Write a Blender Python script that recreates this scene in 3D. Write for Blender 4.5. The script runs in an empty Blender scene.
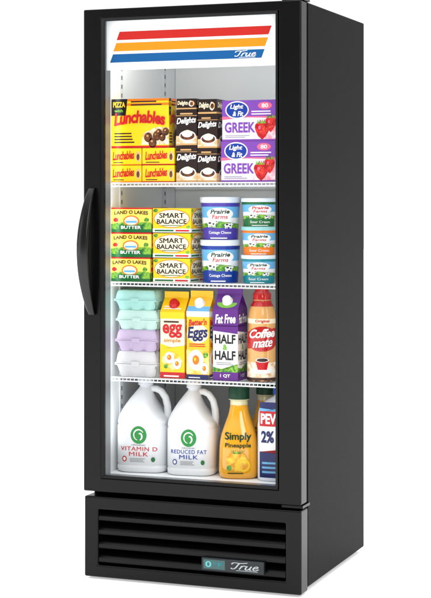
import bpy, math, random
from mathutils import Vector, Matrix
random.seed(4)
SC = bpy.context.scene
COL = SC.collection
SC.view_settings.view_transform = 'Standard'
SC.view_settings.look = 'None'
SC.view_settings.exposure = 0
PI = math.pi

# ------------------------------------------------------------------ camera
TH = math.radians(21.0)
S, Cc = math.sin(TH), math.cos(TH)
D0, FP, HZ, ZC = 4.28, 1620.0, 201.0, 1.05
CX = 0.632 - 0.225*Cc + D0*S
CY = 0.0 - 0.225*S - D0*Cc
cam = bpy.data.cameras.new('camera'); cam_o = bpy.data.objects.new('camera', cam); COL.objects.link(cam_o)
cam_o.location = (CX, CY, ZC); cam_o.rotation_euler = (PI/2, 0, TH)
cam.sensor_width = 36; cam.sensor_fit = 'AUTO'; cam.lens = FP/598*36
cam.shift_y = -(299-HZ)/598; cam.clip_end = 200
SC.camera = cam_o
def DEP(px, y):
    a = (px-215.5)/FP
    return (y-CY)/(Cc+S*a)
def FX(px, y):
    a = (px-215.5)/FP
    return CX + (-S+Cc*a)*DEP(px, y)
def PP(px, y): return DEP(px, y)/FP

# ------------------------------------------------------------------ materials
def lin(c):
    c = c/255.0
    return c/12.92 if c <= 0.04045 else ((c+0.055)/1.055)**2.4
_m = {}
def mat(name, rgb, rough=0.45, spec=0.4, metal=0.0, emit=0.0, bump=0.0, bscale=400, var=0.06, sss=0.0, coat=0.0, trans=0.0, rgb2=None, nscale=18):
    if name in _m: return _m[name]
    m = bpy.data.materials.new(name); m.use_nodes = True
    nt = m.node_tree; b = nt.nodes['Principled BSDF']
    col = (lin(rgb[0]), lin(rgb[1]), lin(rgb[2]), 1)
    tc = nt.nodes.new('ShaderNodeTexCoord')
    nz = nt.nodes.new('ShaderNodeTexNoise'); nz.inputs['Scale'].default_value = nscale; nz.inputs['Detail'].default_value = 5
    nt.links.new(tc.outputs['Object'], nz.inputs['Vector'])
    mx = nt.nodes.new('ShaderNodeMix'); mx.data_type = 'RGBA'
    fac = nz.outputs['Fac']
    if rgb2:
        mx.inputs['A'].default_value = col; mx.inputs['B'].default_value = (lin(rgb2[0]), lin(rgb2[1]), lin(rgb2[2]), 1)
        r = nt.nodes.new('ShaderNodeMapRange'); r.inputs['From Min'].default_value = .4; r.inputs['From Max'].default_value = .6
        nt.links.new(fac, r.inputs['Value']); fac = r.outputs[0]
    else:
        mx.inputs['A'].default_value = tuple(c*(1-var) for c in col[:3])+(1,)
        mx.inputs['B'].default_value = tuple(min(1, c*(1+var)) for c in col[:3])+(1,)
    nt.links.new(fac, mx.inputs['Factor'])
    nt.links.new(mx.outputs['Result'], b.inputs['Base Color'])
    b.inputs['Roughness'].default_value = rough
    b.inputs['Specular IOR Level'].default_value = spec
    b.inputs['Metallic'].default_value = metal
    if coat: b.inputs['Coat Weight'].default_value = coat
    if trans: b.inputs['Transmission Weight'].default_value = trans
    if sss:
        b.inputs['Subsurface Weight'].default_value = sss
        b.inputs['Subsurface Radius'].default_value = (0.02, 0.02, 0.02)
        b.inputs['Subsurface Scale'].default_value = 0.5
    if emit:
        nt.links.new(mx.outputs['Result'], b.inputs['Emission Color'])
        b.inputs['Emission Strength'].default_value = emit
    if bump:
        n2 = nt.nodes.new('ShaderNodeTexNoise'); n2.inputs['Scale'].default_value = bscale; n2.inputs['Detail'].default_value = 2
        nt.links.new(tc.outputs['Object'], n2.inputs['Vector'])
        bp = nt.nodes.new('ShaderNodeBump'); bp.inputs['Strength'].default_value = bump; bp.inputs['Distance'].default_value = 0.001
        nt.links.new(n2.outputs['Fac'], bp.inputs['Height']); nt.links.new(bp.outputs['Normal'], b.inputs['Normal'])
    _m[name] = m
    return m
BLK = mat('black_powder_coat', (5, 5, 6), 0.45, 0.028, bump=0.5, bscale=500, var=0.2)
BLKD = mat('black_door_finish', (6, 6, 7), 0.26, 0.2, bump=0.10, bscale=500, var=0.1)
BLKG = mat('black_grille_plastic', (6, 6, 7), 0.26, 0.2)
HAND = mat('black_handle_plastic', (7, 7, 8), 0.22, 0.45)
DARK = mat('painted_cavity_shade', (4, 4, 4), 0.8, 0.1)
GASK = mat('grey_gasket', (50, 52, 54), 0.6, 0.3)
ALU = mat('aluminium_spacer', (150, 154, 158), 0.4, 0.5, metal=0.6)
LINER = mat('white_liner', (244, 247, 248), 0.45, 0.3, bump=0.1, bscale=60, var=0.012)
WIRE = mat('white_coated_wire', (232, 236, 238), 0.35, 0.5)
SLOT = mat('dark_slot', (120, 126, 130), 0.7, 0.1)
def ink(name, rgb, **k): return mat('ink_'+name, rgb, k.pop('rough', 0.28), k.pop('spec', 0.4), **k)
WHT = ink('white', (240, 240, 238)); RED = ink('red', (196, 18, 28)); YEL = ink('yellow', (250, 200, 20))
ORG = ink('orange', (236, 120, 18)); BLU = ink('blue', (14, 56, 150)); GRN = ink('green', (14, 104, 48))
BRN = ink('brown', (62, 34, 24)); DBR = ink('dark_brown', (36, 20, 16)); TAN = ink('tan', (205, 160, 105))
PUR = ink('purple', (92, 30, 128)); LAV = ink('lavender', (234, 222, 242)); BK = ink('black', (10, 10, 12))
TEAL = ink('teal', (14, 128, 140)); CYN = ink('sky_blue', (105, 175, 222)); GRY = ink('grey', (150, 155, 158))
CRM = ink('cream', (246, 232, 200)); PNK = ink('pink', (232, 105, 140)); DGR = ink('dark_green', (10, 60, 36))
DBL = ink('dark_blue', (16, 30, 92)); LGR = ink('light_green', (120, 180, 60)); SILV = mat('silver_lettering', (178, 184, 188), 0.35, 0.4, metal=0.3)
F_COOKIE = ink('food_cookie', (66, 34, 18), rgb2=(122, 70, 34), nscale=70)
F_BERRY = ink('food_berry', (176, 10, 22), rgb2=(220, 48, 52), nscale=70)
F_FIELD = ink('field_green', (40, 120, 40), rgb2=(140, 190, 60), nscale=110)
F_EGG = ink('food_egg', (250, 180, 30), rgb2=(250, 226, 150), nscale=50)
F_CREAM = ink('food_cream', (220, 170, 118), rgb2=(250, 238, 214), nscale=60)
F_PINE = ink('food_pineapple', (228, 150, 16), rgb2=(250, 216, 70), nscale=60)
F_BERRYPINK = ink('food_pink', (240, 150, 170), rgb2=(250, 226, 230), nscale=80)

# ------------------------------------------------------------------ geometry helpers
class Geo:
    def __init__(s): s.v = []; s.f = []; s.mi = []; s.sm = []; s.mats = []
    def slot(s, m):
        if m not in s.mats: s.mats.append(m)
        return s.mats.index(m)
    def add(s, vs, fs, m, smooth=False):
        o = len(s.v); s.v += [tuple(v) for v in vs]; k = s.slot(m)
        for f in fs: s.f.append([i+o for i in f]); s.mi.append(k); s.sm.append(smooth)
    def box(s, x0, x1, y0, y1, z0, z1, m):
        vs = [(x, y, z) for x in (x0, x1) for y in (y0, y1) for z in (z0, z1)]
        s.add(vs, [(0,1,3,2), (4,6,7,5), (0,4,5,1), (2,3,7,6), (0,2,6,4), (1,5,7,3)], m)
    def frame(s, o, i, y0, y1, m, yi=None):
        def r(b, y): return [(b[0], y, b[2]), (b[1], y, b[2]), (b[1], y, b[3]), (b[0], y, b[3])]
        vs = r(o, y0)+r(i, y0 if yi is None else yi)+r(o, y1)+r(i, y1)
        fs = []
        for k in range(4):
            n = (k+1) % 4
            fs += [(k, n, 4+n, 4+k), (8+k, 12+k, 12+n, 8+n), (k, 8+k, 8+n, n), (4+k, 4+n, 12+n, 12+k)]
        s.add(vs, fs, m)
    def loft(s, rings, m, cap0=True, cap1=True, smooth=True):
        n = len(rings[0]); vs = [p for r in rings for p in r]; fs = []
        for a in range(len(rings)-1):
            for k in range(n):
                j = (k+1) % n
                fs.append((a*n+k, a*n+j, (a+1)*n+j, (a+1)*n+k))
        s.add(vs, fs, m, smooth)
        if cap0: s.add(rings[0], [list(range(n))[::-1]], m)
        if cap1: s.add(rings[-1], [list(range(n))], m)
    def tube(s, pts, r, m, n=6):
        rings = []
        for i, p in enumerate(pts):
            p = Vector(p)
            d = (Vector(pts[min(i+1, len(pts)-1)])-Vector(pts[max(i-1, 0)])).normalized()
            a = Vector((0, 0, 1)) if abs(d.z) < 0.9 else Vector((1, 0, 0))
            u = d.cross(a).normalized(); w = d.cross(u)
            rr = r(i/(len(pts)-1)) if callable(r) else r
            rings.append([tuple(p+rr*(math.cos(2*PI*k/n)*u+math.sin(2*PI*k/n)*w)) for k in range(n)])
        s.loft(rings, m)
def sering(r, z, p=2, n=40, cx=0, cy=0, kx=None):
    out = []
    for k in range(n):
        a = 2*PI*k/n; c, q = math.cos(a), math.sin(a)
        if p > 2.05:
            q2 = (abs(c)**p+abs(q)**p)**(-1/p); x = r*c*q2; y = r*q*q2
        else: x = r*c; y = r*q
        if kx and x > 0: x *= kx
        out.append((x+cx, y+cy, z))
    return out
def build(name, g, parent=None, bevel=0, loc=(0, 0, 0), seg=2):
    me = bpy.data.meshes.new(name)
    me.from_pydata(g.v, [], g.f)
    for m in g.mats: me.materials.append(m)
    for i, p in enumerate(me.polygons): p.material_index = g.mi[i]; p.use_smooth = g.sm[i]
    me.update()
    o = bpy.data.objects.new(name, me); COL.objects.link(o); o.location = loc
    if parent: o.parent = parent
    if bevel:
        b = o.modifiers.new('bevel', 'BEVEL'); b.width = bevel; b.segments = seg; b.limit_method = 'ANGLE'; b.angle_limit = math.radians(40)
    return o
def thing(name, label, cat, loc, rz=0, group=None):
    o = bpy.data.objects.new(name, None); COL.objects.link(o); o.empty_display_size = 0.05
    o.location = loc; o.rotation_euler = (0, 0, rz); o['label'] = label; o['category'] = cat
    if group: o['group'] = group
    return o

# text glyph meshes -------------------------------------------------
_t = {}
def glyphs(txt, bold=0.02, shear=0.0, spacing=1.0):
    key = (txt, bold, shear, spacing)
    if key in _t: return _t[key]
    cu = bpy.data.curves.new('t', 'FONT'); cu.body = txt; cu.offset = bold; cu.shear = shear; cu.resolution_u = 3
    cu.space_character = spacing
    ob = bpy.data.objects.new('t', cu); COL.objects.link(ob)
    dg = bpy.context.evaluated_depsgraph_get(); dg.update()
    me = bpy.data.meshes.new_from_object(ob.evaluated_get(dg))
    me.calc_loop_triangles()
    vs = [(v.co.x, v.co.y) for v in me.vertices]; ts = [tuple(t.vertices) for t in me.loop_triangles]
    bpy.data.objects.remove(ob); bpy.data.curves.remove(cu); bpy.data.meshes.remove(me)
    x0 = min(v[0] for v in vs); x1 = max(v[0] for v in vs); y0 = min(v[1] for v in vs); y1 = max(v[1] for v in vs)
    asp = (x1-x0)
    vs = [((v[0]-x0)/(x1-x0), (v[1]-y0)/(y1-y0)) for v in vs]
    _t[key] = (vs, ts, asp)
    return _t[key]
def catmull(pts, k=6):
    P = [pts[0]]+list(pts)+[pts[-1]]; out = []
    for i in range(1, len(P)-2):
        for j in range(k):
            t = j/k; a, b, c, d = P[i-1], P[i], P[i+1], P[i+2]
            out.append(tuple(.5*((2*b[q])+(-a[q]+c[q])*t+(2*a[q]-5*b[q]+4*c[q]-d[q])*t*t+(-a[q]+3*b[q]-3*c[q]+d[q])*t**3) for q in (0, 1)))
    out.append(pts[-1]); return out
class Art(Geo):
    LAY = 0.0003
    def __init__(s, mp, tol=9): super().__init__(); s.mp = mp; s.tol = tol
    def tri(s, a, b, c, m, L):
        st = [(a, b, c)]; h = L*s.LAY
        while st:
            a, b, c = st.pop()
            e = [(math.hypot(a[0]-b[0], a[1]-b[1]), a, b, c), (math.hypot(b[0]-c[0], b[1]-c[1]), b, c, a), (math.hypot(c[0]-a[0], c[1]-a[1]), c, a, b)]
            w = max(e, key=lambda q: q[0])
            if w[0] > s.tol:
                p, q, r = w[1:]; mm = ((p[0]+q[0])/2, (p[1]+q[1])/2)
                st += [(p, mm, r), (mm, q, r)]
            else:
                s.add([s.mp(*a, h), s.mp(*b, h), s.mp(*c, h)], [(0, 1, 2)], m)
    def poly(s, pts, m, L=1):
        for i in range(1, len(pts)-1): s.tri(pts[0], pts[i], pts[i+1], m, L)
    def rect(s, u0, v0, u1, v1, m, L=1): s.poly([(u0, v0), (u1, v0), (u1, v1), (u0, v1)], m, L)
    def ell(s, cu, cv, ru, rv, m, L=1, n=22):
        pts = [(cu+ru*math.cos(2*PI*k/n), cv+rv*math.sin(2*PI*k/n)) for k in range(n)]
        for k in range(n): s.tri((cu, cv), pts[k], pts[(k+1) % n], m, L)
    def blob(s, cu, cv, ru, rv, m, L=1, n=12, j=.25):
        pts = [(cu+ru*math.cos(2*PI*k/n)*random.uniform(1-j, 1), cv+rv*math.sin(2*PI*k/n)*random.uniform(1-j, 1)) for k in range(n)]
        for k in range(n): s.tri((cu, cv), pts[k], pts[(k+1) % n], m, L)
    def text(s, t, u0, v0, u1, v1, m, L=3, bold=0.025, shear=0.0, rise=0.0, arch=0.0, sp=1.0):
        hasM = 'M' in t or 'm' in t
        vs, ts, asp = glyphs(t, 0 if hasM else bold, shear, sp)
        offs = [(0, 0)]
        if hasM and bold > 0:   # weight by overprinting, the letterforms stay intact
            e = bold/asp*(u1-u0); f = bold*.8*(v1-v0)
            offs = [(-e, 0), (e, 0), (0, f), (0, -f)]
        for i, (du, dv) in enumerate(offs):
            q = [(u0+du+x*(u1-u0), v0+dv+y*(v1-v0)+rise*x+arch*4*x*(1-x)) for x, y in vs]
            for a, b, c in ts: s.tri(q[a], q[b], q[c], m, L+.08*i)
    def stroke(s, pts, w0, w1, box, m, L, nib=True):
        u0, v0, u1, v1 = box; c = catmull(pts); n = len(c); l = []
        for i, p in enumerate(c):
            a = c[max(0, i-1)]; b = c[min(n-1, i+1)]; dx, dy = b[0]-a[0], b[1]-a[1]; q = math.hypot(dx, dy) or 1
            w = w0+(w1-w0)*abs(dy/q)
            nx, ny = -dy/q*w/2, dx/q*w/2
            f = lambda x, y: (u0+(x+.22*y)/3.35*(u1-u0), v0+(y+.25)/1.45*(v1-v0))
            l.append((f(p[0]+nx, p[1]+ny), f(p[0]-nx, p[1]-ny)))
        for i in range(n-1):
            s.tri(l[i][0], l[i+1][0], l[i+1][1], m, L+.01*(i % 2)); s.tri(l[i][0], l[i+1][1], l[i][1], m, L+.01*(i % 2))
    def script_true(s, u0, v0, u1, v1, m, L):
        B = (u0, v0, u1, v1); w0, w1 = .10, .17
        for k, p in enumerate(([(.02, .80), (.10, 1.02), (.35, 1.10), (.8, 1.06), (1.25, 1.10), (1.7, 1.2)],
                  [(.86, 1.08), (.72, .72), (.60, .30), (.42, .06), (.18, .06), (.12, .20)],
                  [(1.22, .66), (1.14, .40), (1.04, .02)], [(1.12, .34), (1.30, .60), (1.52, .68), (1.60, .58)],
                  [(1.80, .68), (1.70, .34), (1.72, .10), (1.92, .04), (2.14, .28), (2.28, .68)], [(2.28, .68), (2.18, .30), (2.22, .06), (2.40, .06)],
                  [(2.56, .34), (2.86, .40), (3.00, .58), (2.84, .70), (2.62, .54), (2.54, .26), (2.68, .04), (2.92, .06), (3.16, .26)])):
            s.stroke(p, w0, w1, B, m, L+.04*k)
        s.stroke([(.75, -.20), (1.6, -.17), (2.4, -.17), (3.15, -.19)], .08, .08, B, m, L)
    def lines(s, u0, v0, u1, v1, n, m, L=2):
        for k in range(n):
            v = v0+(v1-v0)*k/n; e = random.uniform(0.7, 1.0)
            s.rect(u0, v, u0+(u1-u0)*e, v+(v1-v0)/n*0.45, m, L)
def front_map(w, d, h, z0=0): return lambda u, v, o: (-w/2+u*w, -d/2-o, z0+v*h)
def side_map(w, d, h, z0=0): return lambda u, v, o: (w/2+o, -d/2+u*d, z0+v*h)
def se_map(W, z0, H, R, p):
    def f(u, v, o):
        x = (u-.5)*W; z = z0+v*H; r = R(z); t = min(0.999, abs(x)/r)
        return (x, -r*(1-t**p)**(1/p)-o, z)
    return f
def ang_map(span, z0, H, R):
    def f(u, v, o):
        a = (u-.5)*span; z = z0+v*H; r = R(z)+o
        return (r*math.sin(a), -r*math.cos(a), z)
    return f
def interp(tab):
    def f(z):
        if z <= tab[0][0]: return tab[0][1]
        for (a, ra), (b, rb) in zip(tab, tab[1:]):
            if z <= b: return ra+(rb-ra)*(z-a)/(b-a)
        return tab[-1][1]
    return f

# ------------------------------------------------------------------ setting
g = Geo()
g.add([(-30, -30, 0), (30, -30, 0), (30, 30, 0), (-30, 30, 0)], [(0, 1, 2, 3)], mat('glowing_white_floor', (246, 246, 246), 0.6, 0.1, var=0.01, emit=0.5))  # floor is no lamp; emission added to wash out the refrigerator's shadow
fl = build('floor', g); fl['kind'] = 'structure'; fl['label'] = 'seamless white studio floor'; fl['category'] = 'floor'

# ------------------------------------------------------------------ refrigerator
RX, RY = 0.316, 0.31
fr = thing('display_refrigerator', 'tall black upright refrigerator with a single glass door, lit and stocked with groceries', 'refrigerator', (RX, RY, 0))
OFF = (-RX, -RY, 0)
XL, XR = -0.003, 0.632
YB = 0.618
ZT = 1.583
SH = [1.102, 0.823, 0.555]
ZF = 0.285
g = Geo()
g.box(XL+.002, 0.033, 0.064, YB, 0.014, ZT, BLK); g.box(0.599, XR-.001, 0.064, YB, 0.014, ZT, BLK)
g.box(0.0335, 0.5985, 0.064, YB, 1.512, ZT-0.002, BLK); g.box(0.0335, 0.5985, YB-0.035, YB, 0.014, 1.5115, BLK)
g.box(0.0335, 0.5985, 0.064, YB-0.036, 0.232, 0.279, BLK)
build('cabinet', g, fr, 0.004, OFF)
g = Geo()
g.box(0.0335, 0.037, 0.066, 0.574, 0.2795, 1.511, LINER); g.box(0.595, 0.5985, 0.066, 0.574, 0.2795, 1.511, LINER)
g.box(0.0375, 0.5945, 0.571, 0.5765, 0.2795, 1.511, LINER)
g.box(0.0375, 0.5945, 0.066, 0.5705, 0.2795, ZF, LINER); g.box(0.0375, 0.5945, 0.066, 0.5705, 1.506, 1.511, LINER)
liner = build('liner', g, fr, 0.002, OFF)
for xx, sd in ((0.0375, 1), (0.5945, -1)):
    for yy in (0.15, 0.47):
        g = Geo()
        g.box(min(xx, xx+sd*0.004), max(xx, xx+sd*0.004), yy, yy+0.022, 0.31, 1.49, WIRE)
        z = 0.33
        while z < 1.47:
            a = xx+sd*0.0043
            g.add([(a, yy+.007, z), (a, yy+.015, z), (a, yy+.015, z+.012), (a, yy+.007, z+.012)], [(0, 1, 2, 3)], SLOT); z += 0.0254
        build('shelf_standard', g, fr, 0, OFF)
# shelves
for zs in SH:
    g = Geo(); r = 0.0018; zt = zs-r
    x0, x1, y0, y1 = 0.044, 0.588, 0.086, 0.556
    g.tube([(x0, y0, zt), (x1, y0, zt)], 0.0020, WIRE, 8); g.tube([(x0, y0-.001, zt-.009), (x1, y0-.001, zt-.009)], 0.0020, WIRE, 8)
    for yy in (y1, 0.2, 0.32, 0.44): g.tube([(x0, yy, zt-.004), (x1, yy, zt-.004)], 0.0028, WIRE)
    for xx in (x0, x1): g.tube([(xx, y0, zt-.003), (xx, y1, zt-.003)], 0.003, WIRE)
    n = 46
    for k in range(1, n):
        xx = x0+(x1-x0)*k/n
        g.tube([(xx, y0-.002, zt-.010), (xx, y0-.0025, zt-.003), (xx, y0+.002, zt), (xx, y1, zt)], 0.0013, WIRE, 5)
    build('wire_shelf', g, fr, 0, OFF)
g = Geo(); g.box(0.08, 0.55, 0.085, 0.115, 1.492, 1.505, mat('lamp_diffuser', (240, 246, 250), 0.4, 0.2, emit=2.0))
build('ceiling_lamp', g, fr, 0.003, OFF)

# door
DX0, DX1, DZ0, DZ1 = XL, XR+.001, 0.244, 1.582
IX0, IX1, IZ0, IZ1 = 0.0604, 0.5604, 0.291, 1.548
g = Geo()
g.frame((DX0, DX1, DZ0, DZ1), (IX0-.008, IX1+.008, IZ0-.008, IZ1+.008), 0.0, 0.052, BLKD)
door = build('door', g, fr, 0.0045, OFF, 4)
g = Geo(); g.frame((IX0-.0085, IX1+.0085, IZ0-.0085, IZ1+.0085), (IX0, IX1, IZ0, IZ1), -0.0025, 0.010, BLKG, yi=0.003)
build('glass_trim', g, door, 0.001)
g = Geo(); g.frame((IX0-.0075, IX1+.0075, IZ0-.0075, IZ1+.0075), (IX0-.003, IX1+.003, IZ0-.003, IZ1+.003), 0.017, 0.050, ALU)
build('glass_spacer', g, door)
g = Geo(); g.frame((DX0+.012, DX1-.012, DZ0+.01, DZ1-.012), (IX0-.02, IX1+.02, IZ0-.02, IZ1+.02), 0.0525, 0.0635, GASK)
build('gasket', g, door)
# header sign
HX0, HX1, HZ0, HZ1 = IX0-.002, IX1+.002, 1.413, IZ1+.002
SIGN = mat('sign_white', (232, 236, 236), 0.5, 0.2, emit=0.06, var=0.01)
g = Art(lambda u, v, o: (u, 0.0205-o, v))
g.box(HX0, HX1, 0.021, 0.030, HZ0, HZ1, SIGN)
SR = mat('sign_red', (186, 34, 28), 0.5, 0.2, var=0.01); SY = mat('sign_yellow', (220, 136, 18), 0.5, 0.2, var=0.01); SB = mat('sign_blue', (12, 84, 142), 0.5, 0.2, var=0.01)
def stripe(z0, z1, xa, xb, m, sl=0.006): g.poly([(xa, z0), (xb, z0), (xb+sl, z1), (xa+sl, z1)], m, 1)
xa = IX0+0.010
stripe(1.496, 1.519, xa+.019, 0.535, SR, 0.009); stripe(1.465, 1.488, xa+.009, 0.525, SY, 0.009); stripe(1.434, 1.457, xa-.001, 0.515, SB, 0.009)
g.script_true(FX(234, .02), 1.4360, FX(257, .02), 1.4555, WHT, 2)
build('header_sign', g, door)
# handle
g = Geo(); rings = []
N = 36
for k in range(N+1):
    t = k/N; b = math.sin(PI*t)**0.8
    z = 0.735+0.350*t; wx = 0.009+0.008*b; ty = 0.006+0.003*b
    cx = 0.027-0.012*b; cy = -0.006-0.036*b
    rings.append([(cx+wx*math.copysign(abs(math.cos(a))**.6, math.cos(a)), cy+ty*math.copysign(abs(math.sin(a))**.6, math.sin(a)), z) for a in [2*PI*j/16 for j in range(16)]])
g.loft(rings, HAND)
build('handle', g, door)
for zz in (0.234, 1.5835):
    g = Geo(); g.box(0.575, 0.634, 0.012, 0.075, zz, zz+0.008, BLKD)
    build('hinge', g, fr, 0.001, OFF)
# base grille
g = Geo()
gi = (0.040, 0.588, 0.040, 0.194)
g.frame((XL+.001, XR, 0.006, 0.230), gi, 0.004, 0.0625, BLKG)
gr = build('base_grille', g, fr, 0.005, OFF, 4)
g = Geo()
g.box(gi[0]-.002, gi[1]+.002, 0.05, 0.054, gi[2]-.002, gi[3]+.002, DARK)  # near-black sheet, shade behind the louvres put into its colour
pz = (gi[3]-gi[2])/4
for k in range(4):
    z = gi[2]+pz*k
    sec = [(0.044, z+pz*0.98), (0.016, z+pz*0.66), (0.009, z+pz*0.50), (0.009, z+pz*0.22), (0.014, z+pz*0.16), (0.036, z+pz*0.30)]
    A = [(gi[0]+.001, y, q) for y, q in sec]; B = [(gi[1]-.001, y, q) for y, q in sec]
    n = len(sec); g.add(A+B, [(i, (i+1) % n, n+(i+1) % n, n+i) for i in range(n)]+[tuple(range(n)), tuple(range(2*n-1, n-1, -1))], BLKD)
build('louvre_panel', g, gr, 0.001)
bx0, bx1 = FX(202, 0.0), FX(264, 0.0)
g = Art(lambda u, v, o: (bx0+u*(bx1-bx0), -0.0025-o, 0.054+v*0.033))
g.box(bx0, bx1, -0.002, 0.010, 0.054, 0.087, mat('badge_dark', (30, 36, 39), 0.35, 0.4))
g.rect(0.03, .12, .38, .88, mat('badge_green_glass', (62, 96, 96), 0.3, 0.4), 1)
g.text('0', 0.06, .25, .16, .75, mat('display_teal', (100, 180, 180), 0.4, 0.2, emit=0.1), 2)
g.text('°F', 0.19, .35, .34, .7, TEAL, 2, bold=0.02)
g.script_true(.46, .14, .94, .84, SILV, 2)
build('badge', g, gr)
for xx in (0.04, 0.59):
    for yy in (0.10, 0.57):
        g = Geo(); g.loft([sering(0.016, 0.0, 2, 16, xx, yy), sering(0.016, 0.008, 2, 16, xx, yy), sering(0.008, 0.009, 2, 16, xx, yy), sering(0.008, 0.02, 2, 16, xx, yy)], BLKG, smooth=False)
        build('foot', g, fr, 0, OFF)

# ------------------------------------------------------------------ product builders
YF = 0.098
def box_thing(name, label, cat, group, px0, px1, z0, h, d, m, art, side_art=None, y=YF, bev=0.0012, rz=0, part='carton'):
    xa, xb = FX(px0, y), FX(px1, y); w = xb-xa-0.001
    t = thing(name, label, cat, ((xa+xb)/2, y+d/2, z0+0.0005), rz, group)
    g = Geo(); g.box(-w/2, w/2, -d/2, d/2, 0, h-0.001, m); build(part, g, t, bev)
    a = Art(front_map(w, d, h-.001)); art(a); build('printed_front', a, t)
    a = Art(side_map(w, d, h-.001)); (side_art or art)(a); build('printed_side', a, t)
    return t
P1 = PP(190, YF)

# --- meal kit boxes
def crackers(a, cu, cv, s, L=2, asp=1.6):
    for dx, dy in ((-.12, .02), (.12, .05), (0, -.09)):
        a.ell(cu+dx*s, cv+dy*s*asp, .115*s, .10*s*asp, BRN, L); a.ell(cu+dx*s, cv+dy*s*asp+.012, .105*s, .088*s*asp, F_COOKIE, L+1); a.ell(cu+dx*s-.02*s, cv+dy*s*asp+.03, .03*s, .02*s*asp, TAN, L+2)
def kit_small(v):
    def f(a):
        a.rect(0, 0, 1, .06, RED if v else ORG, 1)
        a.text('Lunchables', .10, .28, .78, .78, RED, 3, bold=.03, shear=.15, rise=.08, sp=.95)
        a.ell(.90, .5, .075, .30, F_CREAM, 2); a.ell(.90, .47, .05, .19, F_COOKIE, 3)
        a.lines(.12, .13, .55, .24, 1, BRN, 2)
    return f
def kit_big(a):
    a.rect(0, .86, 1, 1, ORG, 1); a.rect(0, .91, 1, .95, YEL, 2)
    a.poly([(0.0, .66), (.25, .66), (.28, 1.0), (.0, 1.0)], BK, 3)
    a.text('PIZZA', .03, .83, .24, .94, YEL, 4); a.text('with', .05, .73, .20, .79, LGR, 4); a.lines(.34, .86, .92, .99, 2, BRN, 3)
    a.poly([(.52, .06), (1, .06), (1, .40), (.80, .42), (.56, .30)], F_CREAM, 1)
    crackers(a, .72, .19, .62, 2); crackers(a, .89, .28, .5, 5)
    a.text('Lunchables', .05, .44, .94, .70, RED, 9, bold=.035, shear=.12, arch=.06, sp=.95)
    a.rect(0, 0, 1, .04, RED, 2); a.lines(.05, .10, .46, .34, 4, BRN, 2)
KY = ink('meal_yellow', (252, 204, 24))
z = SH[0]
gk = 'snack meal boxes on the top shelf'
for row in range(2):
    for c, (a, b) in enumerate(((109.5, 141.5), (142, 174.5))):
        lab = 'small yellow snack box, %s one in the %s row of its stack, top shelf' % (('left', 'right')[c], ('bottom', 'middle')[row])
        box_thing('snack_box', lab, 'snack box', gk, a, b, z, 17.5*P1, 0.14, KY, kit_small(c), part='box_body')
    z += 17.5*P1
box_thing('snack_box', 'large yellow snack meal box with a black corner badge on top of the smaller boxes', 'snack box', gk, 111.5, 169, z, 50*P1, 0.055, KY, kit_big, part='box_body')

# --- pudding packs
def pud(a):
    a.rect(0, .0, 1, .26, F_CREAM, 1); a.rect(0, .0, 1, .05, TAN, 2)
    a.ell(.55, .26, .40, .15, WHT, 2); a.ell(.55, .26, .35, .115, F_COOKIE, 3); a.ell(.54, .32, .26, .10, WHT, 4); a.ell(.56, .37, .15, .055, CRM, 5)
    a.text('Delights', .03, .54, .97, .76, WHT, 6, bold=.03, shear=.25, rise=.04)
    a.lines(.2, .86, .85, .96, 1, TAN, 2); a.rect(0, .82, 1, .835, TAN, 2)
def pud_flat(a):
    a.rect(0, 0, 1, .12, TAN, 1); a.blob(.76, .52, .16, .34, F_CREAM, 2); a.blob(.76, .50, .10, .22, F_COOKIE, 3)
    a.text('Delights', .05, .30, .58, .78, CRM, 3, bold=.03, shear=.25)
z = SH[0]; gp = 'dark brown dessert packs on the top shelf'
for c, (a, b, hs) in enumerate(((176, 197, (37, 36, 11)), (197.5, 217.5, (34, 34, 15)))):
    zz = z
    for row in range(3):
        lab = ('dark brown and cream chocolate dessert pack, %s one of the %s column' % (('lower', 'middle')[row], ('left', 'right')[c])) if row < 2 else 'flat dark brown dessert pack lying on top of the %s column of dessert packs' % ('left', 'right')[c]
        box_thing('dessert_pack', lab, 'dessert pack', gp, a+.4*(row == 2), b-.5*(row == 2), zz, hs[row]*P1, 0.10, DBR, pud if row < 2 else pud_flat, part='sleeve', rz=((.015, -.02)[c] if row == 0 else 0))
        zz += hs[row]*P1

# --- yogurt packs
YP = ink('yogurt_purple', (124, 70, 170))
def straw(a, cu, cv, ru, rv, L=3):
    a.poly([(cu-ru, cv+rv*.35), (cu-ru*.85, cv-rv*.1), (cu-ru*.55, cv-rv*.6), (cu, cv-rv), (cu+ru*.5, cv-rv*.6), (cu+ru*.85, cv-rv*.1), (cu+ru, cv+rv*.35), (cu+ru*.85, cv+rv*.65), (cu+ru*.5, cv+rv*.85), (cu, cv+rv*.95), (cu-ru*.6, cv+rv*.85), (cu-ru*.9, cv+rv*.65)], F_BERRY, L)
    a.ell(cu-ru*.35, cv+rv*.3, ru*.16, rv*.2, PNK, L+1)
    for i in range(12):
        q = random.uniform(0, 2*PI); s = random.uniform(.15, .65); a.ell(cu+ru*s*math.cos(q), cv+rv*s*math.sin(q)*.8, ru*.035, rv*.035, YEL, L+1, n=6)
    for i in range(5):
        u = cu-ru*.6+ru*.3*i; a.poly([(u-ru*.14, cv+rv*.75), (u+ru*.16, cv+rv*.75), (u+ru*.02, cv+rv*1.2)], F_FIELD, L+1)
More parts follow.
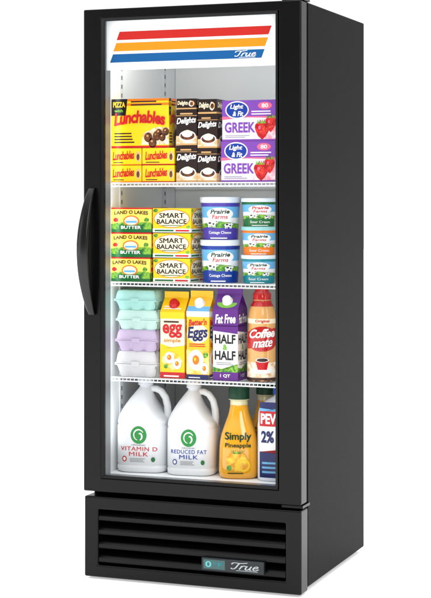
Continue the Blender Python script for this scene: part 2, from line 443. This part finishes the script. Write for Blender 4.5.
def greek(a):
    a.rect(0, .60, 1, 1, YP, 1); a.poly([(0, .60), (1, .60), (1, .55), (.5, .58), (0, .52)], PNK, 1)
    a.ell(.28, .76, .22, .22, WHT, 2); a.ell(.28, .76, .20, .19, BLU, 3); a.text('Light', .15, .76, .40, .90, WHT, 4, shear=.2); a.text('& Fit', .20, .61, .40, .73, WHT, 4, shear=.2)
    a.ell(.80, .86, .13, .09, PNK, 2); a.text('80', .74, .81, .86, .91, WHT, 4); a.lines(.55, .64, .95, .77, 2, LAV, 2)
    a.text('GREEK', .05, .20, .62, .46, YP, 3, bold=.03)
    a.lines(.06, .08, .52, .16, 2, GRY, 2); a.rect(0, 0, 1, .04, YP, 1)
    a.poly([(.60, .04), (1, .04), (1, .56), (.72, .50), (.62, .3)], F_BERRYPINK, 2); straw(a, .75, .25, .14, .23); straw(a, .91, .40, .10, .20, 5)
z = SH[0]; gg = 'purple yogurt packs on the top shelf'
for r, nm in enumerate(('bottom', 'top')):
    hh = 40.5*P1
    box_thing('yogurt_pack', 'purple and white strawberry yogurt pack, %s one of the two stacked at right' % nm, 'yogurt pack', gg, 221+r*1, 275+r*1, z, hh, 0.13, LAV, greek, part='sleeve')
    z += hh

# --- butter
BY = ink('butter_yellow', (252, 222, 96))
def butter(a):
    a.rect(0, .0, 1, .12, GRN, 1)
    a.poly([(0.0, .12), (1, .12), (1, .40), (.75, .42), (.5, .36), (.25, .40), (0, .34)], F_FIELD, 1)
    a.rect(0, .94, 1, 1, RED, 1)
    a.ell(.5, .46, .20, .22, ORG, 2); a.ell(.5, .46, .165, .175, CRM, 3); a.rect(.36, .38, .64, .46, CYN, 4)
    a.text('LAND O LAKES', .08, .70, .92, .85, BRN, 5, bold=.025, arch=.04)
    a.rect(.20, .10, .80, .29, GRN, 5); a.text('BUTTER', .25, .13, .75, .26, WHT, 6, bold=.025)
    a.blob(.12, .5, .07, .10, F_BERRY, 2); a.blob(.88, .5, .07, .10, F_FIELD, 2)
def smart(a):
    a.rect(0, .0, 1, .16, WHT, 1); a.rect(.05, .04, .55, .11, GRN, 2); a.rect(.6, .04, .95, .11, RED, 2)
    a.ell(.5, .57, .47, .38, ORG, 2, 30); a.ell(.5, .57, .45, .355, CRM, 3, 30)
    a.text('SMART', .18, .60, .82, .80, BK, 4, bold=.03); a.text('BALANCE', .11, .35, .89, .55, BK, 4, bold=.03); a.rect(.25, .27, .75, .30, GRN, 4)
    a.blob(.08, .90, .07, .08, F_FIELD, 2); a.blob(.93, .22, .06, .08, F_FIELD, 2)
z = SH[1]; P2 = PP(150, YF)
for r, nm in enumerate(('bottom', 'middle', 'top')):
    hh = (24.5, 25, 25)[r]*P2; sh = (-1, 0, .6)[r]
    box_thing('butter_box', '%s of three yellow and green butter boxes stacked at left of second shelf' % nm, 'butter box', 'butter boxes on the second shelf', 110.5+sh, 151+sh, z, hh, 0.12, BY, butter, part='box_body')
    box_thing('spread_box', '%s of three yellow spread boxes with a pale oval and black lettering, second shelf' % nm, 'spread box', 'spread boxes on the second shelf', 153-r*.2, 190+r*.6, z, hh*.98, 0.12, YEL, smart, part='box_body')
    z += hh
# --- tubs
def cow(a, cu, cv, s, L=5):
    a.ell(cu, cv, .055*s, .055*s, WHT, L); a.ell(cu+.055*s, cv+.04*s, .022*s, .03*s, WHT, L)
    for d in (-.04, -.02, .025, .042): a.rect(cu+(d-.006)*s, cv-.10*s, cu+(d+.006)*s, cv-.03*s, WHT, L)
    a.blob(cu-.02*s, cv+.015*s, .022*s, .03*s, BK, L+1); a.blob(cu+.025*s, cv-.01*s, .015*s, .025*s, BK, L+1); a.blob(cu+.062*s, cv+.05*s, .01*s, .015*s, BK, L+1)
def tub(label, group, pxc, Rpx, z0, hpx, y, scheme, rz):
    R = Rpx*PP(pxc, y); H = hpx*PP(pxc, y)
    t = thing('dairy_tub', label, 'dairy tub', (FX(pxc, y), y, z0+.0005), rz, group)
    body, band, lid, txt = scheme
    Rf = interp([(0, R*.84), (H*.86, R*.95)])
    g = Geo(); g.loft([sering(Rf(0)*.96, 0), sering(Rf(0), .003), sering(Rf(H*.86), H*.86)], body, cap1=False); build('tub', g, t)
    g = Geo(); g.loft([sering(R*.99, H*.84), sering(R, H*.85), sering(R, H*.95), sering(R*.985, H*.965), sering(R*.93, H*.967), sering(R*.92, H*.955)], lid); build('lid', g, t)
    a = Art(ang_map(PI*1.5, 0.0, H*.83, Rf), .05)
    a.rect(0, .60, 1, 1, CYN, 1); a.rect(0, .90, 1, 1, band, 2)
    a.rect(0, .26, 1, .42, F_FIELD, 1); a.poly([(.2, .42), (.5, .50), (.8, .42)], F_FIELD, 1)
    a.rect(0, .0, 1, .28, band, 2); a.poly([(.2, .28), (.8, .28), (.65, .34), (.5, .30), (.35, .36)], band, 2)
    a.ell(.5, .70, .16, .17, WHT, 3)
    a.text('Prairie', .39, .70, .61, .82, DGR if band is not GRN else RED, 4, bold=.03, shear=.2, rise=.01); a.text('Farms', .41, .57, .59, .68, RED, 4, bold=.02, shear=.2)
    cow(a, .40, .44, 1.0); cow(a, .60, .40, .9)
    a.text(txt, .36, .14, .64, .24, WHT, 4, bold=.01); a.lines(.38, .03, .62, .10, 1, WHT, 4)
    build('printed_label', a, t)
TW = mat('tub_white', (236, 238, 240), 0.3, 0.45); LIDW = mat('tub_lid_white', (222, 232, 240), 0.3, 0.45)
VIO = ink('violet', (74, 60, 160)); LIDT = mat('tub_lid_teal', (150, 205, 205), 0.3, 0.45)
yt = YF+0.057
P3 = PP(219, yt)
tub('large white dairy tub with violet print, upper one of the big pair', 'large dairy tubs on the second shelf', 220.5, 20.5, SH[1]+44*P3*.968, 44, yt, (TW, VIO, LIDW, 'Cottage Cheese'), .33)
tub('large white dairy tub with blue print, standing on the second shelf under the violet one', 'large dairy tubs on the second shelf', 220.5, 20.5, SH[1], 44, yt, (TW, BLU, LIDW, 'Cottage Cheese'), .36)
P4 = PP(258, yt); zz = SH[1]
for k, (bd, ld, nm, col) in enumerate(((TEAL, LIDW, 'bottom', 'teal'), (ORG, LIDT, 'middle', 'orange'), (GRN, LIDW, 'top', 'green'))):
    tub('%s one of three smaller dairy tubs, printed in %s, at right of second shelf' % (nm, col), 'small dairy tubs on the second shelf', 259, 18, zz, 29.2, yt-.006, (TW, bd, ld, 'Sour Cream'), .3+.06*k)
    zz += 29.2*P4*.968

# --- egg cartons
def rr(w, d, z, amp, n=24, kf=2, ks=4, rc=0.012):
    out = []
    for sx, sy, ex, ey, nx, ny, k in ((-w/2, -d/2, w/2, -d/2, 0, 1, kf), (w/2, -d/2, w/2, d/2, -1, 0, ks), (w/2, d/2, -w/2, d/2, 0, -1, kf), (-w/2, d/2, -w/2, -d/2, 1, 0, ks)):
        for i in range(n):
            s = (i+.5)/n; o = amp*(1-abs(math.sin(PI*k*s))**.5)
            e = min(s, 1-s)*(w if ny else d)
            if e < rc: o += (rc-math.sqrt(max(0, rc*rc-(rc-e)**2)))*.8
            out.append((sx+(ex-sx)*s+nx*o, sy+(ey-sy)*s+ny*o, z))
    return out
MINT = mat('foam_mint', (160, 208, 200), 0.75, 0.12, bump=.8, bscale=300); MINP = mat('foam_pale_mint', (186, 216, 208), 0.75, 0.12, bump=.8, bscale=300)
MWH = mat('foam_grey_white', (206, 206, 208), 0.75, 0.12, bump=.8, bscale=300); MLV = mat('foam_lavender', (190, 174, 202), 0.75, 0.12, bump=.8, bscale=300)
zz = SH[2]
ew = FX(157, YF)-FX(115, YF)
for k, (m, hp, nm, dx) in enumerate(((MWH, 26, 'pale grey white foam egg carton at the bottom of the stack', 0), (MLV, 22, 'lavender foam egg carton, second from the bottom of the stack', .001), (MINP, 20, 'pale mint foam egg carton resting on the lavender one', .003), (MINT, 20, 'mint green foam egg carton on top of the stack', -.002))):
    h = hp*P2; d = 0.28
    t = thing('egg_carton', nm, 'egg carton', ((FX(115, YF)+FX(157, YF))/2+dx, YF+d/2-.004, zz+.0005), random.uniform(-.03, .03), 'foam egg cartons on the third shelf')
    g = Geo()
    g.loft([rr(ew*.86, d*.95, 0, .012, kf=3, ks=6), rr(ew*.90, d*.96, h*.06, .012, kf=3, ks=6), rr(ew*.955, d*.98, h*.34, .006, kf=3, ks=6), rr(ew*.97, d, h*.44, .0005, kf=3, ks=6)], m, cap1=False)
    g.loft([rr(ew*.97, d, h*.44, 0), rr(ew*1.035, d*1.02, h*.445, 0), rr(ew*1.035, d*1.02, h*.49, 0)], m, smooth=False); build('tray', g, t)
    g = Geo(); g.loft([rr(ew*1.03, d*1.018, h*.505, 0), rr(ew*1.03, d*1.018, h*.545, 0), rr(ew*.985, d, h*.55, 0)], m, smooth=False, cap1=False)
    g.loft([rr(ew*.985, d, h*.55, 0), rr(ew*.955, d*.985, h*.80, .002), rr(ew*.93, d*.975, h*.93, .004), rr(ew*.90, d*.96, h*.975, .005), rr(ew*.86, d*.94, h*.985, .004)], m, cap0=False)
    build('lid', g, t)
    g = Geo(); g.box(-.012, .012, -d*.513, -d*.507, h*.40, h*.60, m); build('tab', g, t, .001)
    zz += h*.985

# --- gable cartons
def gable(label, px0, px1, y, bpx, tpx, base, roofm, art, capm=None, rz=0, d=None, roof_art=None):
    xa, xb = FX(px0, y), FX(px1, y); w = xb-xa; d = d or w; p = PP((px0+px1)/2, y)
    B = bpx*p; T = tpx*p; rg = B+(T-B)*.68
    t = thing('drink_carton', label, 'carton', ((xa+xb)/2, y+d/2, SH[2]+.0005), rz, 'gable top cartons on the third shelf')
    g = Geo(); g.box(-w/2, w/2, -d/2, d/2, 0, B, base); build('carton_body', g, t, .0015)
    g = Geo(); e = .0015
    vs = [(-w/2, -d/2, B), (w/2, -d/2, B), (w/2, d/2, B), (-w/2, d/2, B), (-w/2, -e, rg), (w/2, -e, rg), (w/2, e, rg), (-w/2, e, rg), (-w/2+.012, 0, rg-.002), (w/2-.012, 0, rg-.002)]
    g.add(vs, [(0, 1, 5, 4), (2, 3, 7, 6), (1, 9, 5), (1, 2, 9), (2, 6, 9), (3, 8, 7), (3, 0, 8), (0, 4, 8)], roofm)
    g.box(-w/2, w/2, -e, e, rg, T, roofm); build('gable_top', g, t)
    a = Art(front_map(w, d, B)); art(a); build('printed_front', a, t)
    a = Art(side_map(w, d, B)); art(a); build('printed_side', a, t)
    sl = Vector((0, d/2, rg-B)); nrm = Vector((0, -(rg-B), d/2)).normalized()
    def rm(u, v, o):
        q = Vector((-w/2+u*w, -d/2, B))+sl*v+nrm*(o+.0002); return tuple(q)
    a = Art(rm); (roof_art or (lambda a: a.lines(.1, .2, .9, .5, 2, WHT, 2)))(a); build('printed_gable', a, t)
    if capm:
        c = Vector((0, -d/2, B))+sl*.52; q = Matrix.Translation(c) @ nrm.to_track_quat('Z', 'X').to_matrix().to_4x4()
        g = Geo(); g.loft([[tuple(q @ Vector(pp)) for pp in sering(rad, zz_, 2, 24)] for rad, zz_ in ((.015, .0), (.015, .003), (.0125, .003), (.0125, .012), (.0115, .0135))], capm); build('cap', g, t)
def friedegg(a, cu, cv, s, L):
    a.blob(cu, cv, .21*s, .095*s, WHT, L, 18, .10); a.ell(cu, cv+.005, .09*s, .042*s, ORG, L+1); a.ell(cu-.02*s, cv+.015, .03*s, .014*s, YEL, L+2)
def eggart(a):
    a.rect(0, .0, 1, .44, YEL, 1); a.poly([(0, .44), (1, .44), (1, .50), (.5, .46), (0, .52)], YEL, 1); a.rect(0, .0, 1, .09, RED, 2)
    a.rect(0, .90, 1, 1, YEL, 1); a.lines(.15, .84, .8, .90, 1, BRN, 2)
    a.text('egg', .10, .61, .90, .82, RED, 3, bold=.03); a.text('simple', .16, .53, .84, .60, ORG, 3, bold=.02)
    a.blob(.5, .26, .44, .16, F_EGG, 3); friedegg(a, .38, .31, 1, 4); friedegg(a, .70, .22, .9, 8); a.blob(.25, .18, .12, .04, F_FIELD, 5); a.lines(.15, .02, .85, .07, 1, WHT, 3)
def betart(a):
    a.rect(0, .92, 1, 1, WHT, 1); a.text("Better'n", .10, .78, .90, .88, RED, 3, bold=.03, shear=.15, rise=.02)
    a.text('Eggs', .06, .55, .94, .77, DBL, 4, bold=.03, shear=.1, rise=.02); a.ell(.5, .67, .47, .14, CRM, 1)
    a.lines(.12, .48, .88, .54, 2, RED, 2)
    a.rect(0, .08, 1, .44, F_EGG, 1); friedegg(a, .42, .28, 1.7, 2); friedegg(a, .80, .16, .9, 6)
    a.blob(.85, .36, .13, .05, F_FIELD, 3); a.rect(0, 0, 1, .07, DBL, 3); a.lines(.1, .02, .8, .05, 1, WHT, 4)
def halfart(a):
    a.rect(0, .76, 1, 1, PUR, 1); a.poly([(0, .70), (1, .66), (1, .78), (0, .78)], PUR, 1)
    a.text('Fat Free', .10, .80, .92, .93, WHT, 3, bold=.03, shear=.15, rise=.01)
    a.text('HALF', .08, .52, .92, .65, BK, 3, bold=.03); a.text('&', .40, .43, .60, .51, LGR, 3, bold=.04); a.text('HALF', .08, .29, .92, .42, BK, 3, bold=.03)
    a.rect(0, 0, 1, .12, PUR, 1); a.poly([(0, .12), (1, .12), (1, .24), (.5, .15), (0, .19)], F_FIELD, 2); a.lines(.14, .22, .86, .27, 2, GRY, 3); a.text('1 QT', .3, .04, .7, .09, WHT, 3)
EGY = ink('egg_carton_yellow', (252, 190, 36))
gable('white and yellow egg carton with a red screw cap, leftmost of the gable cartons', 160, 184, YF+.004, 66, 86, CRM, YEL, eggart, RED, .03)
gable('yellow orange egg carton with dark blue lettering, between the other two gable cartons', 186.5, 209, YF, 68, 88, EGY, EGY, betart, WHT, .0, roof_art=lambda a: a.rect(0, 0, 1, .35, CYN, 1))
gable('purple topped carton of half and half, rightmost of the gable cartons', 213, 238, YF-.002, 71, 93, WHT, PUR, halfart, WHT, -.02, roof_art=lambda a: a.ell(.5, .4, .4, .3, LGR, 1))

# --- creamer bottle
def creamer():
    px = 262; y = YF+.042; p = PP(px, y); R = 14.8*p; H = 93*p
    t = thing('creamer_bottle', 'red and tan coffee creamer bottle at right end of third shelf', 'creamer bottle', (FX(px, y), y, SH[2]+.0005), .36)
    tab = [(0, R*.93), (.01*H, R), (.50*H, R), (.58*H, R*.94), (.66*H, R*.97), (.74*H, R*.91), (.80*H, R*.78), (.84*H, R*.64), (.87*H, R*.58)]
    Rf = interp(tab)
    CT = mat('creamer_sleeve', (222, 166, 96), 0.2, 0.5, coat=.4); CR = mat('creamer_red', (186, 20, 18), 0.2, 0.5, coat=.4)
    g = Geo(); g.loft([sering(Rf(z_), z_) for z_ in [q*H for q in (0, .01, .12, .3, .5, .54, .58, .62, .66, .7, .74, .78, .80, .82, .84, .87)]], CT); build('bottle', g, t)
    g = Geo(); g.loft([sering(R*.62, .872*H), sering(R*.62, .93*H), sering(R*.52, .95*H), sering(R*.42, .99*H), sering(R*.38, H)], CR); build('cap', g, t)
    a = Art(ang_map(PI*1.6, 0, .86*H, Rf), .05)
    a.rect(0, .93, 1, 1, CR, 1); a.rect(0, .72, 1, .78, CRM, 1)
    a.rect(0, 0, 1, .05, BRN, 1); a.rect(0, .05, 1, .24, F_CREAM, 1)
    a.poly([(.22, .40), (.78, .46), (.78, .67), (.22, .61)], CR, 2); a.ell(.5, .53, .25, .155, CR, 3)
    a.text('Coffee', .31, .535, .69, .645, WHT, 5, bold=.03, shear=.3, rise=.02, sp=.92); a.text('mate', .37, .42, .64, .51, WHT, 5, bold=.03, shear=.3, rise=.02, sp=.92)
    a.ell(.5, .14, .16, .04, WHT, 3); a.poly([(.41, .27), (.44, .15), (.56, .15), (.59, .27)], RED, 4); a.ell(.5, .27, .09, .03, WHT, 5); a.ell(.5, .27, .075, .022, BRN, 6); a.text('Original', .40, .725, .60, .77, RED, 4)
    build('printed_sleeve', a, t)
creamer()

# --- milk jugs
JUG = mat('milk_jug_plastic', (232, 235, 238), 0.3, 0.45, sss=.2, var=.02, bump=.08, bscale=40)
CAPW = mat('cap_white', (215, 220, 226), .4, .4)
GALLON = [(0, .90, 1), (.012, .97, 1), (.03, 1, 1), (.07, 1, 1), (.078, .975, 1), (.088, .975, 1), (.096, 1, 1), (.50, 1, 1), (.508, .975, 1), (.522, .975, 1), (.53, .995, 1), (.56, .985, .97), (.60, .95, .86), (.66, .86, .72), (.72, .74, .62), (.78, .60, .60), (.83, .46, .66), (.87, .34, .8), (.895, .26, 1), (.90, .24, 1), (.94, .24, 1)]
TALL = [(0, .93, 1), (.015, .985, 1), (.03, 1, 1), (.30, 1, 1), (.60, 1, 1), (.74, 1, 1), (.77, .97, 1), (.81, .88, 1), (.85, .72, 1), (.88, .52, 1), (.90, .36, 1), (.91, .30, 1), (.94, .30, 1)]
def jug(label, px, y, Rpx, hpx, rz, art, capm, grp, body=JUG, lab_z=(.11, .49), prof=GALLON, handle=True, capr=.29):
    p = PP(px, y); R = Rpx*p; H = hpx*p
    t = thing('milk_jug', label, 'milk jug', (FX(px, y), y, ZF+.001), rz, grp)
    rings = [sering(R*r, z*H, 4.2 if z < .6 else max(2.1, 4.2-(z-.6)*9), 64, kx=k) for z, r, k in prof]
    g = Geo(); g.loft(rings, body)
    if handle:
        pts = [(R*.18, 0, .885*H), (R*.42, 0, .885*H), (R*.62, 0, .86*H), (R*.80, 0, .79*H), (R*.88, 0, .70*H), (R*.90, 0, .61*H), (R*.86, 0, .52*H)]
        fine = []
        for i in range(len(pts)-1):
            for q in range(3): fine.append(tuple(Vector(pts[i]).lerp(Vector(pts[i+1]), q/3)))
        fine.append(pts[-1]); g.tube(fine, lambda s: R*(.125+.035*s), body, 12)
    build('jug_body', g, t)
    g = Geo(); rg = []
    for z_, k in ((.925, 1), (.93, 1.03), (.995, 1.0), (1.0, .92)): rg.append([(x*(1+.03*(i % 2)), yy*(1+.03*(i % 2)), z_*H) for i, (x, yy, _) in enumerate(sering(R*capr*k, 0, 2, 40))])
    g.loft(rg, capm); build('cap', g, t)
    a = Art(se_map(R*1.6, lab_z[0]*H, (lab_z[1]-lab_z[0])*H, lambda z_: R*1.002, 4.2), .06); art(a); build('printed_label', a, t)
def milk(c, l1, l2):
    def f(a):
        EG = ink('emblem_green', (30, 140, 56)); a.ell(.5, .79, .20, .25, EG, 2, 36)
        def arc(r0, r1, a0, a1, w):
            n = 16; l = []
            for i in range(n+1):
                t = i/n; an = a0+(a1-a0)*t; r = r0+(r1-r0)*t; ww = w*math.sin(PI*min(1, t*.9+.1))**.5
                l.append([(.5+(r+s_*ww)*math.cos(an)*.20, .79+(r+s_*ww)*math.sin(an)*.25) for s_ in (-.5, .5)])
            for i in range(n):
                a.tri(l[i][0], l[i+1][0], l[i+1][1], WHT, 3); a.tri(l[i][0], l[i+1][1], l[i][1], WHT, 3)
        arc(.62, .60, .5, 4.6, .16); arc(.60, .12, -1.3, 1.6, .22)
        a.text(l1, .04, .34, .96, .455, c, 3, bold=0.01, sp=1.1); a.text(l2, .26, .19, .74, .305, c, 3, bold=0.01, sp=1.1)
        a.text('ORGANIC', .32, .485, .68, .525, DGR, 3, bold=0)
        a.ell(.14, .10, .06, .08, c, 3); a.ell(.14, .10, .035, .05, WHT, 4); a.ell(.86, .10, .05, .07, GRN, 3); a.lines(.28, .02, .72, .15, 3, GRY, 3)
    return f
gj = 'white gallon jugs on the refrigerator floor'
jug('white plastic milk jug with red lettering, leftmost on the refrigerator floor', 146, YF+.07, 25.5, 91, .12, milk(RED, 'VITAMIN D', 'MILK'), CAPW, gj)
jug('white plastic milk jug with blue lettering, between the red lettered jug and the juice', 194, YF+.068, 24.5, 91, .16, milk(BLU, 'REDUCED FAT', 'MILK'), CAPW, gj)
PVB = mat('jug_blue_white', (222, 228, 238), .35, .4)
def pev(a):
    a.rect(0, 0, 1, 1, WHT, 1); a.rect(0, .88, 1, 1, DBL, 2); a.poly([(0, .86), (0, .92), (.5, .90), (1, .98), (1, .86)], CYN, 3)
    a.rect(0, .68, 1, .88, RED, 4); a.text('PEVELY', .04, .71, .97, .85, WHT, 5, bold=.04)
    a.text('2%', .05, .46, .44, .62, DBL, 4, bold=.04); a.text('MILK', .52, .48, .94, .60, BLU, 4, bold=0)
    a.rect(0, 0, 1, .34, DBL, 2); a.poly([(0, .34), (1, .34), (1, .40), (.5, .32)], RED, 2); a.lines(.08, .06, .8, .24, 3, CYN, 3)
jug('milk jug with red and dark blue label, at right edge behind the door frame', 281, YF+.058, 21.5, 91, .1, pev, mat('cap_blue', (40, 80, 160), .4, .4), 'branded milk jugs', PVB, lab_z=(.04, .86), prof=TALL, handle=False, capr=.36)

# --- juice
def juice(label, px, y, Rpx, hpx, rz):
    p = PP(px, y); R = Rpx*p; H = hpx*p
    t = thing('juice_bottle', label, 'juice bottle', (FX(px, y), y, ZF+.001), rz, 'juice carafes on the refrigerator floor')
    JU = mat('pineapple_juice', (240, 172, 26), .10, .5, sss=.3, coat=.8, var=.04)
    CL = mat('clear_plastic', (220, 214, 170), .06, .5, coat=.8)
    tab = [(0, .86), (.02, .97), (.06, 1.0), (.12, 1.0), (.34, .97), (.42, .93), (.48, .87), (.54, .78), (.60, .68), (.66, .58), (.72, .50), (.78, .455), (.86, .45)]
    Rf = interp([(a*H, b*R) for a, b in tab])
    zs = [q*H for q in (0, .01, .02, .06, .12, .2, .3, .34, .38, .42, .45, .48, .51, .54, .57, .60, .63, .66, .69, .72, .75, .78, .80)]
    pw = lambda z_: 3.2 if z_ < .5*H else 3.2-(z_/H-.5)*3.6
    g = Geo(); g.loft([sering(Rf(z_), z_, pw(z_), 48) for z_ in zs], JU); build('bottle', g, t)
    g = Geo(); g.loft([sering(Rf(z_)*1.0, z_, 2.1, 48) for z_ in (.8005*H, .83*H, .855*H)]+[sering(R*.53, .856*H, 2, 48), sering(R*.53, .864*H, 2, 48)], CL); build('bottle_neck', g, t)
    g = Geo(); rg = [[(x*(1+.025*(i % 2)), yy*(1+.025*(i % 2)), z_*H) for i, (x, yy, _) in enumerate(sering(R*.51*k, 0, 2, 48))] for z_, k in ((.867, 1), (.985, 1), (1.0, .93))]
    g.loft(rg, mat('cap_dark_green', (12, 62, 38), .4, .4)); build('cap', g, t)
    a = Art(se_map(R*1.7, .06*H, .46*H, lambda z_: Rf(z_)+.0006, 3.2), .05)
    a.text('Simply', .12, .76, .88, .98, DGR, 3, bold=.03); a.text('Pineapple', .12, .60, .88, .73, DGR, 3, bold=.02)
    a.blob(.48, .30, .34, .26, F_PINE, 2, 24, .08); a.ell(.66, .20, .20, .15, YEL, 3); a.ell(.66, .20, .14, .105, F_PINE, 4)
    for i in range(7): a.poly([(.36+.03*i, .48), (.40+.03*i, .48), (.26+.08*i, .59)], F_FIELD, 4)
    a.blob(.24, .14, .08, .08, F_FIELD, 3); a.lines(.2, .0, .8, .05, 1, DGR, 3)
    build('printed_label', a, t)
juice('clear carafe of yellow juice with dark green cap, right of the milk jugs', 239, YF+.053, 20, 89.5, .3)
juice('carafe of yellow juice further back, mostly hidden behind the front carafe and milk', 266, YF+.16, 19, 89, .3)

# ------------------------------------------------------------------ light
w = bpy.data.worlds.new('World'); SC.world = w; w.use_nodes = True; nt = w.node_tree
bg = nt.nodes['Background']; tc = nt.nodes.new('ShaderNodeTexCoord')
dot = nt.nodes.new('ShaderNodeVectorMath'); dot.operation = 'DOT_PRODUCT'; dot.inputs[1].default_value = (-S, Cc, 0)
nt.links.new(tc.outputs['Generated'], dot.inputs[0])
mr = nt.nodes.new('ShaderNodeMapRange'); mr.inputs['From Min'].default_value = -0.25; mr.inputs['From Max'].default_value = 0.35; mr.inputs['To Min'].default_value = 0.28; mr.inputs['To Max'].default_value = 1.06
nt.links.new(dot.outputs['Value'], mr.inputs['Value'])
sp = nt.nodes.new('ShaderNodeSeparateXYZ'); nt.links.new(tc.outputs['Generated'], sp.inputs[0])
m2 = nt.nodes.new('ShaderNodeMapRange'); m2.inputs['From Min'].default_value = 0.4; m2.inputs['From Max'].default_value = 0.8; m2.inputs['To Min'].default_value = 0; m2.inputs['To Max'].default_value = 1.9
nt.links.new(sp.outputs['Z'], m2.inputs['Value'])
ad = nt.nodes.new('ShaderNodeMath'); ad.operation = 'ADD'; nt.links.new(mr.outputs[0], ad.inputs[0]); nt.links.new(m2.outputs[0], ad.inputs[1])
nt.links.new(ad.outputs[0], bg.inputs['Strength']); bg.inputs['Color'].default_value = (1, 1, 1, 1)
def area(name, loc, tgt, sx, sy, power, col=(1, 1, 1)):
    l = bpy.data.lights.new(name, 'AREA'); l.shape = 'RECTANGLE'; l.size = sx; l.size_y = sy; l.energy = power; l.color = col
    o = bpy.data.objects.new(name, l); COL.objects.link(o); o.location = loc
    o.rotation_euler = (Vector(tgt)-Vector(loc)).to_track_quat('-Z', 'Y').to_euler()
area('softbox_key', (2.6, -3.6, 2.6), (0.3, 0, 0.9), 1.6, 1.6, 42)
area('softbox_fill', (-2.6, -3.0, 1.6), (0.3, 0, 0.9), 1.2, 2.0, 14)
area('cabinet_lamp_ceiling', (0.315, 0.10, 1.488), (0.315, 0.50, 1.15), 0.46, 0.03, 0.72, (0.97, 0.99, 1))
area('cabinet_lamp_left', (0.047, 0.072, 0.92), (0.2, 0.30, 0.92), 0.012, 1.1, 0.22, (0.97, 0.99, 1))
area('cabinet_lamp_right', (0.585, 0.072, 0.92), (0.42, 0.30, 0.92), 0.012, 1.1, 0.22, (0.97, 0.99, 1))
